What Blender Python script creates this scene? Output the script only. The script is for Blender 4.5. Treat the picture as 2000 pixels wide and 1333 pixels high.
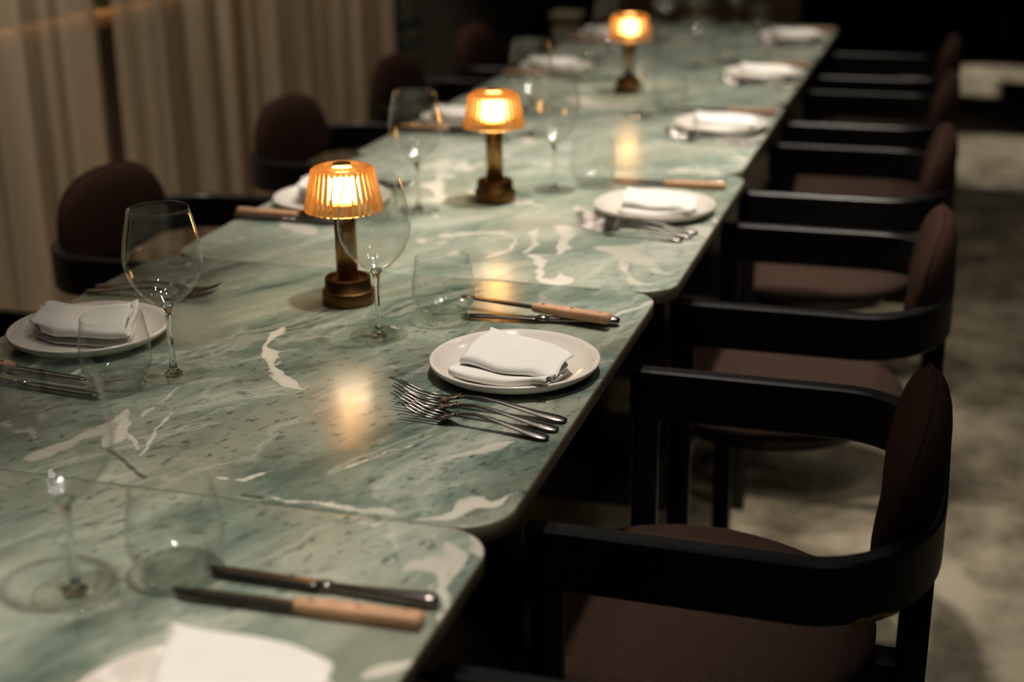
import bpy, bmesh, math, random
from mathutils import Vector, Matrix, noise

# ------------------------------------------------------------------ scene, camera, world, lights
for o in list(bpy.data.objects):
    bpy.data.objects.remove(o)
scene = bpy.context.scene
COL = scene.collection
random.seed(7)
PI = math.pi

cam_data = bpy.data.cameras.new('camera')
cam = bpy.data.objects.new('camera', cam_data)
COL.objects.link(cam)
cam_data.lens = 50.0
cam_data.sensor_width = 36.0
cam_data.clip_start = 0.05
CAM = Vector((0.72, 0.0, 1.33))
pitch, yaw, roll = 0.340108, 0.298772, -0.013473
fw = Vector((-math.sin(yaw) * math.cos(pitch), math.cos(yaw) * math.cos(pitch), -math.sin(pitch)))
rt = Vector((math.cos(yaw), math.sin(yaw), 0))
up = rt.cross(fw)
r2 = math.cos(roll) * rt + math.sin(roll) * up
u2 = -math.sin(roll) * rt + math.cos(roll) * up
m = Matrix.Identity(4)
for i in range(3):
    m[i][0], m[i][1], m[i][2], m[i][3] = r2[i], u2[i], -fw[i], CAM[i]
cam.matrix_world = m
cam_data.dof.use_dof = True
cam_data.dof.focus_distance = 1.60
cam_data.dof.aperture_fstop = 2.6
cam_data.dof.aperture_blades = 0
scene.camera = cam

world = bpy.data.worlds.new('world')
scene.world = world
world.use_nodes = True
world.node_tree.nodes['Background'].inputs[0].default_value = (0.02, 0.018, 0.016, 1)
world.node_tree.nodes['Background'].inputs[1].default_value = 0.3

scene.view_settings.view_transform = 'Standard'
scene.view_settings.look = 'None'
scene.view_settings.exposure = 0.0
scene.view_settings.gamma = 1.0
scene.view_settings.use_curve_mapping = False
scene.cycles.transparent_max_bounces = 36
scene.cycles.max_bounces = 11
scene.cycles.transmission_bounces = 9
scene.cycles.glossy_bounces = 5
scene.cycles.diffuse_bounces = 3
scene.cycles.sample_clamp_indirect = 8.0
scene.cycles.use_denoising = True

CEIL = 2.85


def spot(x, y, power, tx, ty, angle=70, blend=0.9, color=(1.0, 0.86, 0.70), size=0.06, tz=0.75):
    d = bpy.data.lights.new('ceiling_spot', 'SPOT')
    d.energy = power
    d.color = color
    d.spot_size = math.radians(angle)
    d.spot_blend = blend
    d.shadow_soft_size = size
    o = bpy.data.objects.new('ceiling_spot', d)
    COL.objects.link(o)
    o.location = (x, y, CEIL - 0.06)
    dirv = Vector((tx, ty, tz)) - o.location
    o.rotation_euler = dirv.to_track_quat('-Z', 'Y').to_euler()
    return o


# recessed spots over the table row, aisle, curtain and room behind, plus marked added ones
NEUTRAL = (1.0, 0.90, 0.77)
spot(0.40, 0.75, 150, 0.16, 0.72, 32, 0.9, NEUTRAL)
spot(0.40, 1.62, 130, 0.18, 1.50, 30, 0.9, NEUTRAL)
spot(0.42, 2.45, 215, 0.25, 2.35, 44, 0.8, NEUTRAL)
spot(0.40, 3.25, 140, 0.18, 3.10, 46, 0.8, NEUTRAL)
spot(0.38, 4.15, 90, 0.15, 4.00, 46, 0.8, NEUTRAL)
spot(0.00, 2.05, 60, -0.20, 2.20, 28, 0.9, NEUTRAL)  # added lamp, brightens the curtain-side setting of the second lamp's table
spot(-1.04, 2.00, 260, -1.50, 2.35, 54, 0.8, (1.0, 0.86, 0.69), tz=0.75)
spot(-1.04, 2.90, 260, -1.50, 3.15, 54, 0.8, (1.0, 0.86, 0.69), tz=0.75)
spot(-1.02, 3.85, 225, -1.45, 4.15, 54, 0.8, (1.0, 0.80, 0.60), tz=0.75)
spot(1.15, 2.30, 46, 1.10, 2.40, 50, 0.9, (1.0, 0.90, 0.74), tz=0.0)
spot(1.45, 4.00, 36, 1.20, 4.20, 75, 0.9, (1.0, 0.86, 0.68), tz=0.0)
spot(1.00, 6.35, 300, 1.00, 6.35, 24, 0.4, (1.0, 0.92, 0.80), tz=0.0)
spot(1.00, 8.55, 330, 1.00, 8.55, 24, 0.3, (1.0, 0.92, 0.80), tz=0.0)
spot(-1.46, 3.40, 24, -1.52, 3.40, 90, 0.9, (1.0, 0.78, 0.52), tz=0.9)  # added lamp behind the curtain, there only to light the sill
spot(-1.10, 5.30, 40, -1.62, 5.95, 50, 0.9, (1.0, 0.95, 0.80), tz=0.5)  # added lamp that lifts the panes of the narrow window out of the dark
spot(0.00, 5.45, 22, -0.30, 6.20, 60, 0.9, (1.0, 0.80, 0.58), tz=0.6)  # added lamp so that the brown partition shows
# small wide downlights added across the ceiling for fill and glints in the glasses
for lx, ly in ((0.05, 1.05), (1.15, 0.80), (0.15, 1.95), (1.00, 1.75), (0.05, 2.95), (1.00, 3.10), (0.10, 3.90), (0.95, 4.60)):
    spot(lx, ly, 8, lx, ly, 110, 0.6, (1.0, 0.93, 0.82), 0.045, 0.0)


# ------------------------------------------------------------------ material helpers
MATS = {}


def new_mat(name):
    mt = bpy.data.materials.new(name)
    mt.use_nodes = True
    nt = mt.node_tree
    nt.nodes.clear()
    out = nt.nodes.new('ShaderNodeOutputMaterial')
    MATS[name] = mt
    return mt, nt, out


def N(nt, kind, **kw):
    n = nt.nodes.new(kind)
    for k, v in kw.items():
        if k.startswith('i_'):
            key = k[2:].replace('_', ' ')
            n.inputs[key].default_value = v
        else:
            setattr(n, k, v)
    return n


def L(nt, a, b):
    nt.links.new(a, b)


def ramp(nt, stops, interp='LINEAR'):
    r = nt.nodes.new('ShaderNodeValToRGB')
    r.color_ramp.interpolation = interp
    el = r.color_ramp.elements
    while len(el) > len(stops):
        el.remove(el[-1])
    while len(el) < len(stops):
        el.new(0.5)
    for e, (p, c) in zip(el, stops):
        e.position = p
        e.color = (c[0], c[1], c[2], 1) if hasattr(c, '__len__') else (c, c, c, 1)
    return r


def math_node(nt, op, a=None, b=None, clamp=False):
    n = nt.nodes.new('ShaderNodeMath')
    n.operation = op
    n.use_clamp = clamp
    for i, v in enumerate((a, b)):
        if v is None:
            continue
        if isinstance(v, (int, float)):
            n.inputs[i].default_value = v
        else:
            nt.links.new(v, n.inputs[i])
    return n.outputs[0]


def mixc(nt, fac, a, b):
    n = nt.nodes.new('ShaderNodeMix')
    n.data_type = 'RGBA'
    if isinstance(fac, (int, float)):
        n.inputs['Factor'].default_value = fac
    else:
        nt.links.new(fac, n.inputs['Factor'])
    for key, v in ((6, a), (7, b)):
        if isinstance(v, tuple):
            n.inputs[key].default_value = (v[0], v[1], v[2], 1)
        else:
            nt.links.new(v, n.inputs[key])
    return n.outputs[2]


def plain(name, color, rough=0.5, metal=0.0, spec=0.5, noise_scale=0, noise_amt=0.0, bump=0.0, bump_scale=200, sheen=0.0, coat=0.0):
    mt, nt, out = new_mat(name)
    p = N(nt, 'ShaderNodeBsdfPrincipled')
    p.inputs['Base Color'].default_value = (*color, 1)
    p.inputs['Roughness'].default_value = rough
    p.inputs['Metallic'].default_value = metal
    p.inputs['Specular IOR Level'].default_value = spec
    p.inputs['Sheen Weight'].default_value = sheen
    p.inputs['Coat Weight'].default_value = coat
    tc = N(nt, 'ShaderNodeTexCoord')
    if noise_scale:
        nz = N(nt, 'ShaderNodeTexNoise', i_Scale=noise_scale, i_Detail=5.0)
        L(nt, tc.outputs['Object'], nz.inputs['Vector'])
        dark = tuple(c * (1 - noise_amt) for c in color)
        lite = tuple(min(1, c * (1 + noise_amt)) for c in color)
        r = ramp(nt, [(0.3, dark), (0.7, lite)])
        L(nt, nz.outputs['Fac'], r.inputs[0])
        L(nt, r.outputs[0], p.inputs['Base Color'])
    if bump:
        nb = N(nt, 'ShaderNodeTexNoise', i_Scale=bump_scale, i_Detail=3.0)
        L(nt, tc.outputs['Object'], nb.inputs['Vector'])
        b = N(nt, 'ShaderNodeBump', i_Strength=bump, i_Distance=0.002)
        L(nt, nb.outputs['Fac'], b.inputs['Height'])
        L(nt, b.outputs[0], p.inputs['Normal'])
    L(nt, p.outputs[0], out.inputs[0])
    return mt


def marble(name, edge=False):
    """green marble: streaky greens, specks, hairlines and the white veins stored in the 'vein' attribute"""
    mt, nt, out = new_mat(name)
    p = N(nt, 'ShaderNodeBsdfPrincipled')
    tc = N(nt, 'ShaderNodeTexCoord')
    info = N(nt, 'ShaderNodeObjectInfo')
    geo = N(nt, 'ShaderNodeNewGeometry')
    # world-fixed coordinates would repeat nowhere, each slab gets its own offset and turn
    off = N(nt, 'ShaderNodeVectorMath', operation='SCALE')
    comb = N(nt, 'ShaderNodeCombineXYZ')
    L(nt, math_node(nt, 'MULTIPLY', info.outputs['Random'], 9.0), comb.inputs[0])
    L(nt, math_node(nt, 'MULTIPLY', info.outputs['Random'], 23.0), comb.inputs[1])
    add = N(nt, 'ShaderNodeVectorMath', operation='ADD')
    L(nt, tc.outputs['Object'], add.inputs[0])
    L(nt, comb.outputs[0], add.inputs[1])
    # stretched along a slanted direction
    mr = N(nt, 'ShaderNodeMapping')
    mr.inputs['Rotation'].default_value = (0, 0, math.radians(-62))
    L(nt, add.outputs[0], mr.inputs['Vector'])
    mp = N(nt, 'ShaderNodeMapping')
    mp.inputs['Scale'].default_value = (1.0, 2.3, 1.0)
    L(nt, mr.outputs[0], mp.inputs['Vector'])
    warp = N(nt, 'ShaderNodeTexNoise', i_Scale=3.0, i_Detail=4.0)
    L(nt, mp.outputs[0], warp.inputs['Vector'])
    wv = N(nt, 'ShaderNodeVectorMath', operation='SCALE')
    wv.inputs['Scale'].default_value = 0.45
    L(nt, warp.outputs['Color'], wv.inputs[0])
    wadd = N(nt, 'ShaderNodeVectorMath', operation='ADD')
    L(nt, mp.outputs[0], wadd.inputs[0])
    L(nt, wv.outputs[0], wadd.inputs[1])
    big = N(nt, 'ShaderNodeTexNoise', i_Scale=4.0, i_Detail=9.0, i_Roughness=0.62)
    L(nt, wadd.outputs[0], big.inputs['Vector'])
    base = ramp(nt, [(0.30, (0.045, 0.074, 0.060)), (0.42, (0.098, 0.142, 0.116)), (0.52, (0.195, 0.246, 0.200)),
                     (0.62, (0.310, 0.355, 0.292)), (0.76, (0.500, 0.505, 0.435))])
    pa = N(nt, 'ShaderNodeAttribute', attribute_name='pale')
    L(nt, math_node(nt, 'ADD', big.outputs['Fac'], math_node(nt, 'MULTIPLY', pa.outputs['Fac'], 0.17)), base.inputs[0])
    # ochre-grey clouds
    cl = N(nt, 'ShaderNodeTexNoise', i_Scale=5.0, i_Detail=6.0)
    L(nt, add.outputs[0], cl.inputs['Vector'])
    clr = ramp(nt, [(0.46, 0.0), (0.66, 0.70)])
    L(nt, cl.outputs['Fac'], clr.inputs[0])
    c1 = mixc(nt, clr.outputs[0], base.outputs[0], (0.300, 0.292, 0.222))
    # dark specks
    sp = N(nt, 'ShaderNodeTexNoise', i_Scale=62.0, i_Detail=3.0, i_Roughness=0.6)
    mp2 = N(nt, 'ShaderNodeMapping')
    mp2.inputs['Scale'].default_value = (0.8, 1.3, 1.0)
    L(nt, mr.outputs[0], mp2.inputs['Vector'])
    L(nt, mp2.outputs[0], sp.inputs['Vector'])
    spr = ramp(nt, [(0.55, 0.0), (0.68, 1.0)])
    L(nt, sp.outputs['Fac'], spr.inputs[0])
    reg = N(nt, 'ShaderNodeTexNoise', i_Scale=2.2, i_Detail=2.0)
    L(nt, add.outputs[0], reg.inputs['Vector'])
    regr = ramp(nt, [(0.42, 0.15), (0.58, 0.85)])
    L(nt, reg.outputs['Fac'], regr.inputs[0])
    c2 = mixc(nt, math_node(nt, 'MULTIPLY', spr.outputs[0], regr.outputs[0]), c1, (0.035, 0.062, 0.050))
    # hairline veins: thin level sets of a warped noise
    hv = N(nt, 'ShaderNodeTexNoise', i_Scale=2.4, i_Detail=5.0, i_Roughness=0.55)
    L(nt, wadd.outputs[0], hv.inputs['Vector'])
    hd = math_node(nt, 'ABSOLUTE', math_node(nt, 'SUBTRACT', hv.outputs['Fac'], 0.5))
    hr = ramp(nt, [(0.0, 0.75), (0.010, 0.35), (0.022, 0.0)])
    L(nt, hd, hr.inputs[0])
    c3a = mixc(nt, math_node(nt, 'MULTIPLY', hr.outputs[0], 0.5), c2, (0.52, 0.52, 0.44))
    c3 = mixc(nt, math_node(nt, 'MULTIPLY', pa.outputs['Fac'], 0.25), c3a, (0.40, 0.48, 0.41))
    # white veins from the slab's own attribute, with broken edges
    at = N(nt, 'ShaderNodeAttribute', attribute_name='vein')
    en = N(nt, 'ShaderNodeTexNoise', i_Scale=60.0, i_Detail=6.0, i_Roughness=0.65)
    L(nt, add.outputs[0], en.inputs['Vector'])
    en2 = math_node(nt, 'MULTIPLY', math_node(nt, 'SUBTRACT', en.outputs['Fac'], 0.5), 0.9)
    vv = math_node(nt, 'ADD', at.outputs['Fac'], en2)
    vr = ramp(nt, [(0.50, 0.0), (0.64, 0.85), (0.95, 1.0)])
    L(nt, vv, vr.inputs[0])
    vfac = math_node(nt, 'MULTIPLY', vr.outputs[0], math_node(nt, 'MULTIPLY', at.outputs['Fac'], 1.6, True))
    vcol = ramp(nt, [(0.35, (0.50, 0.49, 0.42)), (0.62, (0.68, 0.64, 0.56))])
    L(nt, cl.outputs['Fac'], vcol.inputs[0])
    c4 = mixc(nt, vfac, c3, vcol.outputs[0])
    ck = N(nt, 'ShaderNodeAttribute', attribute_name='crack')
    ckr = ramp(nt, [(0.35, 0.0), (0.75, 0.85)])
    L(nt, math_node(nt, 'ADD', ck.outputs['Fac'], en2), ckr.inputs[0])
    c4 = mixc(nt, math_node(nt, 'MULTIPLY', ckr.outputs[0], math_node(nt, 'MULTIPLY', ck.outputs['Fac'], 2.5, True)), c4, (0.012, 0.016, 0.012))
    if edge:
        c4 = mixc(nt, 0.65, c4, (0.25, 0.185, 0.085))
        p.inputs['Roughness'].default_value = 0.55
    else:
        rr = ramp(nt, [(0.3, 0.17), (0.7, 0.24)])
        L(nt, cl.outputs['Fac'], rr.inputs[0])
        L(nt, rr.outputs[0], p.inputs['Roughness'])
    L(nt, c4, p.inputs['Base Color'])
    bmp = N(nt, 'ShaderNodeBump', i_Strength=0.04, i_Distance=0.002)
    L(nt, sp.outputs['Fac'], bmp.inputs['Height'])
    L(nt, bmp.outputs[0], p.inputs['Normal'])
    L(nt, p.outputs[0], out.inputs[0])
    return mt


def thin_glass(name):
    """thin clear glass wall: clear, with a Fresnel reflection on both faces"""
    mt, nt, out = new_mat(name)
    lw = N(nt, 'ShaderNodeLayerWeight', i_Blend=0.5)
    f5 = math_node(nt, 'POWER', lw.outputs['Facing'], 5.0)
    fac = math_node(nt, 'ADD', math_node(nt, 'MULTIPLY', f5, 0.85), 0.05, clamp=True)
    tr = N(nt, 'ShaderNodeBsdfTransparent')
    tr.inputs[0].default_value = (0.985, 0.99, 0.985, 1)
    gl = N(nt, 'ShaderNodeBsdfGlossy', i_Roughness=0.015)
    mx = N(nt, 'ShaderNodeMixShader')
    L(nt, fac, mx.inputs[0])
    L(nt, tr.outputs[0], mx.inputs[1])
    L(nt, gl.outputs[0], mx.inputs[2])
    L(nt, mx.outputs[0], out.inputs[0])
    return mt


def solid_glass(name):
    mt, nt, out = new_mat(name)
    g = N(nt, 'ShaderNodeBsdfGlass', i_Roughness=0.0, i_IOR=1.5)
    g.inputs['Color'].default_value = (0.97, 0.99, 0.98, 1)
    L(nt, g.outputs[0], out.inputs[0])
    return mt


def amber_glass(name):
    mt, nt, out = new_mat(name)
    g = N(nt, 'ShaderNodeBsdfGlass', i_Roughness=0.06, i_IOR=1.45)
    g.inputs['Color'].default_value = (0.92, 0.71, 0.45, 1)
    tl = N(nt, 'ShaderNodeBsdfTranslucent')
    tl.inputs[0].default_value = (0.75, 0.45, 0.20, 1)
    m1 = N(nt, 'ShaderNodeMixShader')
    m1.inputs[0].default_value = 0.035
    L(nt, g.outputs[0], m1.inputs[1])
    L(nt, tl.outputs[0], m1.inputs[2])
    L(nt, m1.outputs[0], out.inputs[0])
    return mt


def base_glass(name):
    """thick clear glass foot: part refracted, part straight through"""
    mt, nt, out = new_mat(name)
    g = N(nt, 'ShaderNodeBsdfGlass', i_Roughness=0.0, i_IOR=1.5)
    tr = N(nt, 'ShaderNodeBsdfTransparent')
    tr.inputs[0].default_value = (0.93, 0.96, 0.94, 1)
    m1 = N(nt, 'ShaderNodeMixShader')
    m1.inputs[0].default_value = 0.72
    L(nt, g.outputs[0], m1.inputs[1])
    L(nt, tr.outputs[0], m1.inputs[2])
    L(nt, m1.outputs[0], out.inputs[0])
    return mt


def emitter(name, color, strength):
    mt, nt, out = new_mat(name)
    e = N(nt, 'ShaderNodeEmission')
    e.inputs[0].default_value = (*color, 1)
    e.inputs[1].default_value = strength
    L(nt, e.outputs[0], out.inputs[0])
    return mt


def sheer(name):
    mt, nt, out = new_mat(name)
    tc = N(nt, 'ShaderNodeTexCoord')
    mp = N(nt, 'ShaderNodeMapping')
    mp.inputs['Scale'].default_value = (6.0, 6.0, 0.35)
    L(nt, tc.outputs['Object'], mp.inputs['Vector'])
    nz = N(nt, 'ShaderNodeTexNoise', i_Scale=2.0, i_Detail=4.0)
    L(nt, mp.outputs[0], nz.inputs['Vector'])
    cr = ramp(nt, [(0.3, (0.36, 0.285, 0.20)), (0.7, (0.50, 0.42, 0.32))])
    L(nt, nz.outputs['Fac'], cr.inputs[0])
    df = N(nt, 'ShaderNodeBsdfDiffuse')
    tl = N(nt, 'ShaderNodeBsdfTranslucent')
    L(nt, cr.outputs[0], df.inputs[0])
    L(nt, cr.outputs[0], tl.inputs[0])
    tr = N(nt, 'ShaderNodeBsdfTransparent')
    tr.inputs[0].default_value = (0.95, 0.85, 0.70, 1)
    m1 = N(nt, 'ShaderNodeMixShader')
    m1.inputs[0].default_value = 0.35
    L(nt, df.outputs[0], m1.inputs[1])
    L(nt, tl.outputs[0], m1.inputs[2])
    m2 = N(nt, 'ShaderNodeMixShader')
    m2.inputs[0].default_value = 0.36
    L(nt, m1.outputs[0], m2.inputs[1])
    L(nt, tr.outputs[0], m2.inputs[2])
    L(nt, m2.outputs[0], out.inputs[0])
    return mt


def floor_mat(name):
    mt, nt, out = new_mat(name)
    p = N(nt, 'ShaderNodeBsdfPrincipled', i_Roughness=0.75)
    p.inputs['Specular IOR Level'].default_value = 0.25
    tc = N(nt, 'ShaderNodeTexCoord')
    mp = N(nt, 'ShaderNodeMapping')
    mp.inputs['Scale'].default_value = (1.0, 0.8, 1.0)
    L(nt, tc.outputs['Object'], mp.inputs['Vector'])
    a = N(nt, 'ShaderNodeTexNoise', i_Scale=7.0, i_Detail=10.0, i_Roughness=0.68)
    b = N(nt, 'ShaderNodeTexNoise', i_Scale=1.6, i_Detail=4.0)
    L(nt, mp.outputs[0], a.inputs['Vector'])
    L(nt, mp.outputs[0], b.inputs['Vector'])
    r = ramp(nt, [(0.39, (0.070, 0.057, 0.036)), (0.49, (0.175, 0.150, 0.103)), (0.60, (0.30, 0.265, 0.195))])
    mixf = math_node(nt, 'ADD', math_node(nt, 'MULTIPLY', a.outputs['Fac'], 0.65), math_node(nt, 'MULTIPLY', b.outputs['Fac'], 0.35))
    L(nt, mixf, r.inputs[0])
    L(nt, r.outputs[0], p.inputs['Base Color'])
    bp = N(nt, 'ShaderNodeBump', i_Strength=0.15, i_Distance=0.004)
    L(nt, a.outputs['Fac'], bp.inputs['Height'])
    L(nt, bp.outputs[0], p.inputs['Normal'])
    L(nt, p.outputs[0], out.inputs[0])
    return mt


marble('green_marble')
marble('marble_edge', True)
thin_glass('thin_glass')
solid_glass('solid_glass')
amber_glass('amber_glass')
base_glass('base_glass')
emitter('warm_bulb', (1.0, 0.80, 0.52), 80.0)
sheer('sheer_linen')
floor_mat('mottled_floor')
plain('black_wood', (0.0045, 0.0042, 0.0045), 0.36, spec=0.4, noise_scale=30, noise_amt=0.3, bump=0.05, bump_scale=300)
plain('brown_fabric', (0.034, 0.0165, 0.0105), 0.95, spec=0.1, noise_scale=260, noise_amt=0.35, bump=0.5, bump_scale=900)
plain('seat_fabric', (0.038, 0.0225, 0.0165), 0.95, spec=0.1, noise_scale=260, noise_amt=0.25, bump=0.5, bump_scale=900)
plain('piping_fabric', (0.03, 0.015, 0.011), 0.95, spec=0.1)
plain('black_metal', (0.010, 0.010, 0.011), 0.45, spec=0.4)
plain('porcelain', (0.72, 0.67, 0.61), 0.16, spec=0.5, noise_scale=4, noise_amt=0.03)
plain('linen', (0.80, 0.78, 0.74), 0.9, spec=0.1, noise_scale=30, noise_amt=0.03, bump=0.15, bump_scale=1200)
plain('steel', (0.25, 0.228, 0.21), 0.26, metal=1.0, noise_scale=60, noise_amt=0.12)
plain('blade_steel', (0.30, 0.28, 0.27), 0.24, metal=1.0, noise_scale=40, noise_amt=0.10)
plain('beech', (0.56, 0.32, 0.19), 0.5, spec=0.3, noise_scale=45, noise_amt=0.15)
plain('rivet', (0.20, 0.12, 0.08), 0.35, metal=0.6)
plain('brass', (0.30, 0.175, 0.062), 0.36, metal=1.0, noise_scale=50, noise_amt=0.15)
plain('dark_brass', (0.15, 0.082, 0.030), 0.40, metal=1.0, noise_scale=50, noise_amt=0.15)
plain('dark_wall', (0.012, 0.010, 0.009), 0.7)
plain('wall_paint', (0.20, 0.17, 0.135), 0.8, noise_scale=4, noise_amt=0.05)
plain('ceiling_paint', (0.035, 0.030, 0.026), 0.9)
plain('window_wood', (0.30, 0.16, 0.065), 0.55, noise_scale=20, noise_amt=0.2)
plain('night_glass', (0.020, 0.050, 0.055), 0.15, spec=0.5)
plain('pale_glass', (0.22, 0.225, 0.17), 0.4, spec=0.4, noise_scale=3, noise_amt=0.15)
plain('pale_plaster', (0.36, 0.32, 0.25), 0.8, noise_scale=5, noise_amt=0.1)
plain('teal_glass', (0.018, 0.060, 0.060), 0.25, spec=0.5)
plain('panel_wood', (0.10, 0.065, 0.035), 0.6, noise_scale=8, noise_amt=0.3)
plain('worn_wood', (0.40, 0.24, 0.07), 0.6, noise_scale=120, noise_amt=0.6)


# ------------------------------------------------------------------ mesh helpers
def obj(name, bm, mat, parent=None, smooth=True, loc=None, rot=None, link=True):
    me = bpy.data.meshes.new(name)
    bm.normal_update()
    bm.to_mesh(me)
    bm.free()
    mats = mat if isinstance(mat, (list, tuple)) else [mat]
    for mm in mats:
        me.materials.append(MATS[mm])
    if smooth:
        for f in me.polygons:
            f.use_smooth = True
    o = bpy.data.objects.new(name, me)
    COL.objects.link(o)
    if parent:
        o.parent = parent
    if loc:
        o.location = loc
    if rot:
        o.rotation_euler = rot
    return o


def empty(name, loc=(0, 0, 0), rz=0.0):
    o = bpy.data.objects.new(name, None)
    o.empty_display_size = 0.05
    COL.objects.link(o)
    o.location = loc
    o.rotation_euler = (0, 0, rz)
    return o


def tag(o, label, cat, group=None):
    o['label'] = label
    o['category'] = cat
    if group:
        o['group'] = group
    return o


def struct(o, label=None, cat=None):
    o['kind'] = 'structure'
    if label:
        o['label'] = label
    if cat:
        o['category'] = cat
    return o


def copy_tree(o, parent=None):
    c = o.copy()
    COL.objects.link(c)
    c.parent = parent
    for ch in list(o.children):
        copy_tree(ch, c)
    return c


def add_box(bm, x0, x1, y0, y1, z0, z1, bevel=0.0):
    r = bmesh.ops.create_cube(bm, size=1.0)
    vs = r['verts']
    for v in vs:
        v.co = Vector((x0 if v.co.x < 0 else x1, y0 if v.co.y < 0 else y1, z0 if v.co.z < 0 else z1))
    if bevel:
        es = list({e for v in vs for e in v.link_edges})
        bmesh.ops.bevel(bm, geom=es, offset=bevel, segments=2, affect='EDGES', profile=0.5)
    return vs


def box_bm(*a, **k):
    bm = bmesh.new()
    add_box(bm, *a, **k)
    return bm


def lathe(prof, seg=48, bm=None, rfun=None, closed=False):
    """revolve (r, z) points about Z"""
    bm = bm or bmesh.new()
    rings = []
    for (r, z) in prof:
        if r < 1e-6:
            rings.append([bm.verts.new((0, 0, z))])
        else:
            ring = []
            for i in range(seg):
                a = 2 * PI * i / seg
                rr = r * (rfun(a, z) if rfun else 1.0)
                ring.append(bm.verts.new((rr * math.cos(a), rr * math.sin(a), z)))
            rings.append(ring)
    pairs = list(zip(rings[:-1], rings[1:]))
    if closed:
        pairs.append((rings[-1], rings[0]))
    for A, B in pairs:
        for i in range(seg):
            j = (i + 1) % seg
            if len(A) == 1 and len(B) == 1:
                continue
            if len(A) == 1:
                bm.faces.new((A[0], B[j], B[i]))
            elif len(B) == 1:
                bm.faces.new((A[i], A[j], B[0]))
            else:
                bm.faces.new((A[i], A[j], B[j], B[i]))
    bmesh.ops.recalc_face_normals(bm, faces=bm.faces[:])
    return bm


def tube(points, radius, seg=10, bm=None, closed=False, flat=1.0):
    """sweep a circle (or a flattened one) along points"""
    bm = bm or bmesh.new()
    pts = [Vector(p) for p in points]
    n = len(pts)
    rings = []
    for i, p in enumerate(pts):
        a = pts[(i - 1) % n] if (closed or i > 0) else pts[i]
        b = pts[(i + 1) % n] if (closed or i < n - 1) else pts[i]
        t = (b - a).normalized()
        ref = Vector((0, 0, 1)) if abs(t.z) < 0.9 else Vector((1, 0, 0))
        s = t.cross(ref).normalized()
        u = s.cross(t)
        r = radius[i] if hasattr(radius, '__len__') else radius
        f = flat[i] if hasattr(flat, '__len__') else flat
        rings.append([bm.verts.new(p + s * r * math.cos(2 * PI * k / seg) + u * r * f * math.sin(2 * PI * k / seg)) for k in range(seg)])
    pairs = list(zip(rings[:-1], rings[1:]))
    if closed:
        pairs.append((rings[-1], rings[0]))
    for A, B in pairs:
        for k in range(seg):
            bm.faces.new((A[k], A[(k + 1) % seg], B[(k + 1) % seg], B[k]))
    if not closed:
        bm.faces.new(rings[0])
        bm.faces.new(rings[-1])
    bmesh.ops.recalc_face_normals(bm, faces=bm.faces[:])
    return bm


# ------------------------------------------------------------------ the room
FX0, FX1, FY0, FY1 = -1.62, 4.2, -2.6, 11.2
struct(obj('floor', box_bm(FX0 - 0.2, FX1 + 0.2, FY0 - 0.2, FY1 + 0.2, -0.1, 0.0), 'mottled_floor', smooth=False),
       'mottled taupe concrete floor beneath the dining tables', 'floor')
struct(obj('ceiling', box_bm(FX0 - 0.2, FX1 + 0.2, FY0 - 0.2, FY1 + 0.2, CEIL, CEIL + 0.1), 'ceiling_paint', smooth=False),
       'dark painted ceiling above the dining room', 'ceiling')
bm = bmesh.new()
WY0, WY1, WZ0, WZ1 = 1.3, 4.25, 0.90, 2.35
add_box(bm, FX0 - 0.2, FX0, FY0, FY1, 0, WZ0)
add_box(bm, FX0 - 0.2, FX0, FY0, FY1, WZ1, CEIL)
add_box(bm, FX0 - 0.2, FX0, FY0, WY0, WZ0, WZ1)
add_box(bm, FX0 - 0.2, FX0, WY1, FY1, WZ0, WZ1)
struct(obj('wall_left', bm, 'wall_paint', smooth=False), 'dim beige wall hidden behind the sheer curtains', 'wall')
struct(obj('wall_right', box_bm(FX1, FX1 + 0.2, FY0, FY1, 0, CEIL), 'dark_wall', smooth=False), 'black wall along the aisle side of the room', 'wall')
struct(obj('wall_back', box_bm(FX0, FX1, FY1, FY1 + 0.2, 0, CEIL), 'dark_wall', smooth=False), 'black wall at the far end of the room', 'wall')
struct(obj('wall_front', box_bm(FX0, FX1, FY0 - 0.2, FY0, 0, CEIL), 'dark_wall', smooth=False), 'black wall behind the viewer', 'wall')

# window behind the curtain
w = struct(empty('window_1', (FX0, (WY0 + WY1) / 2, WZ0)), 'wood framed window with dark teal panes seen faintly through the curtain', 'window')
hw = (WY1 - WY0) / 2
obj('window_sill', box_bm(-0.06, 0.16, -hw - 0.05, hw + 0.05, -0.040, 0.0, bevel=0.004), 'window_wood', w)
fr = bmesh.new()
add_box(fr, -0.10, -0.02, -hw, hw, 0.0, 0.06)
add_box(fr, -0.10, -0.02, -hw, hw, WZ1 - WZ0 - 0.06, WZ1 - WZ0)
obj('window_frame', fr, 'window_wood', w, smooth=False)
nm = 9
for i in range(nm + 1):
    yy = -hw + 2 * hw * i / nm
    obj('mullion', box_bm(-0.10, -0.01, yy - 0.022, yy + 0.022, 0.0, WZ1 - WZ0, bevel=0.003), 'pale_plaster', w)
for i in range(nm):
    y0 = -hw + 2 * hw * i / nm + 0.022
    y1 = -hw + 2 * hw * (i + 1) / nm - 0.022
    obj('pane', box_bm(-0.07, -0.06, y0, y1, 0.06, WZ1 - WZ0 - 0.06), 'night_glass', w, smooth=False)

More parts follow.
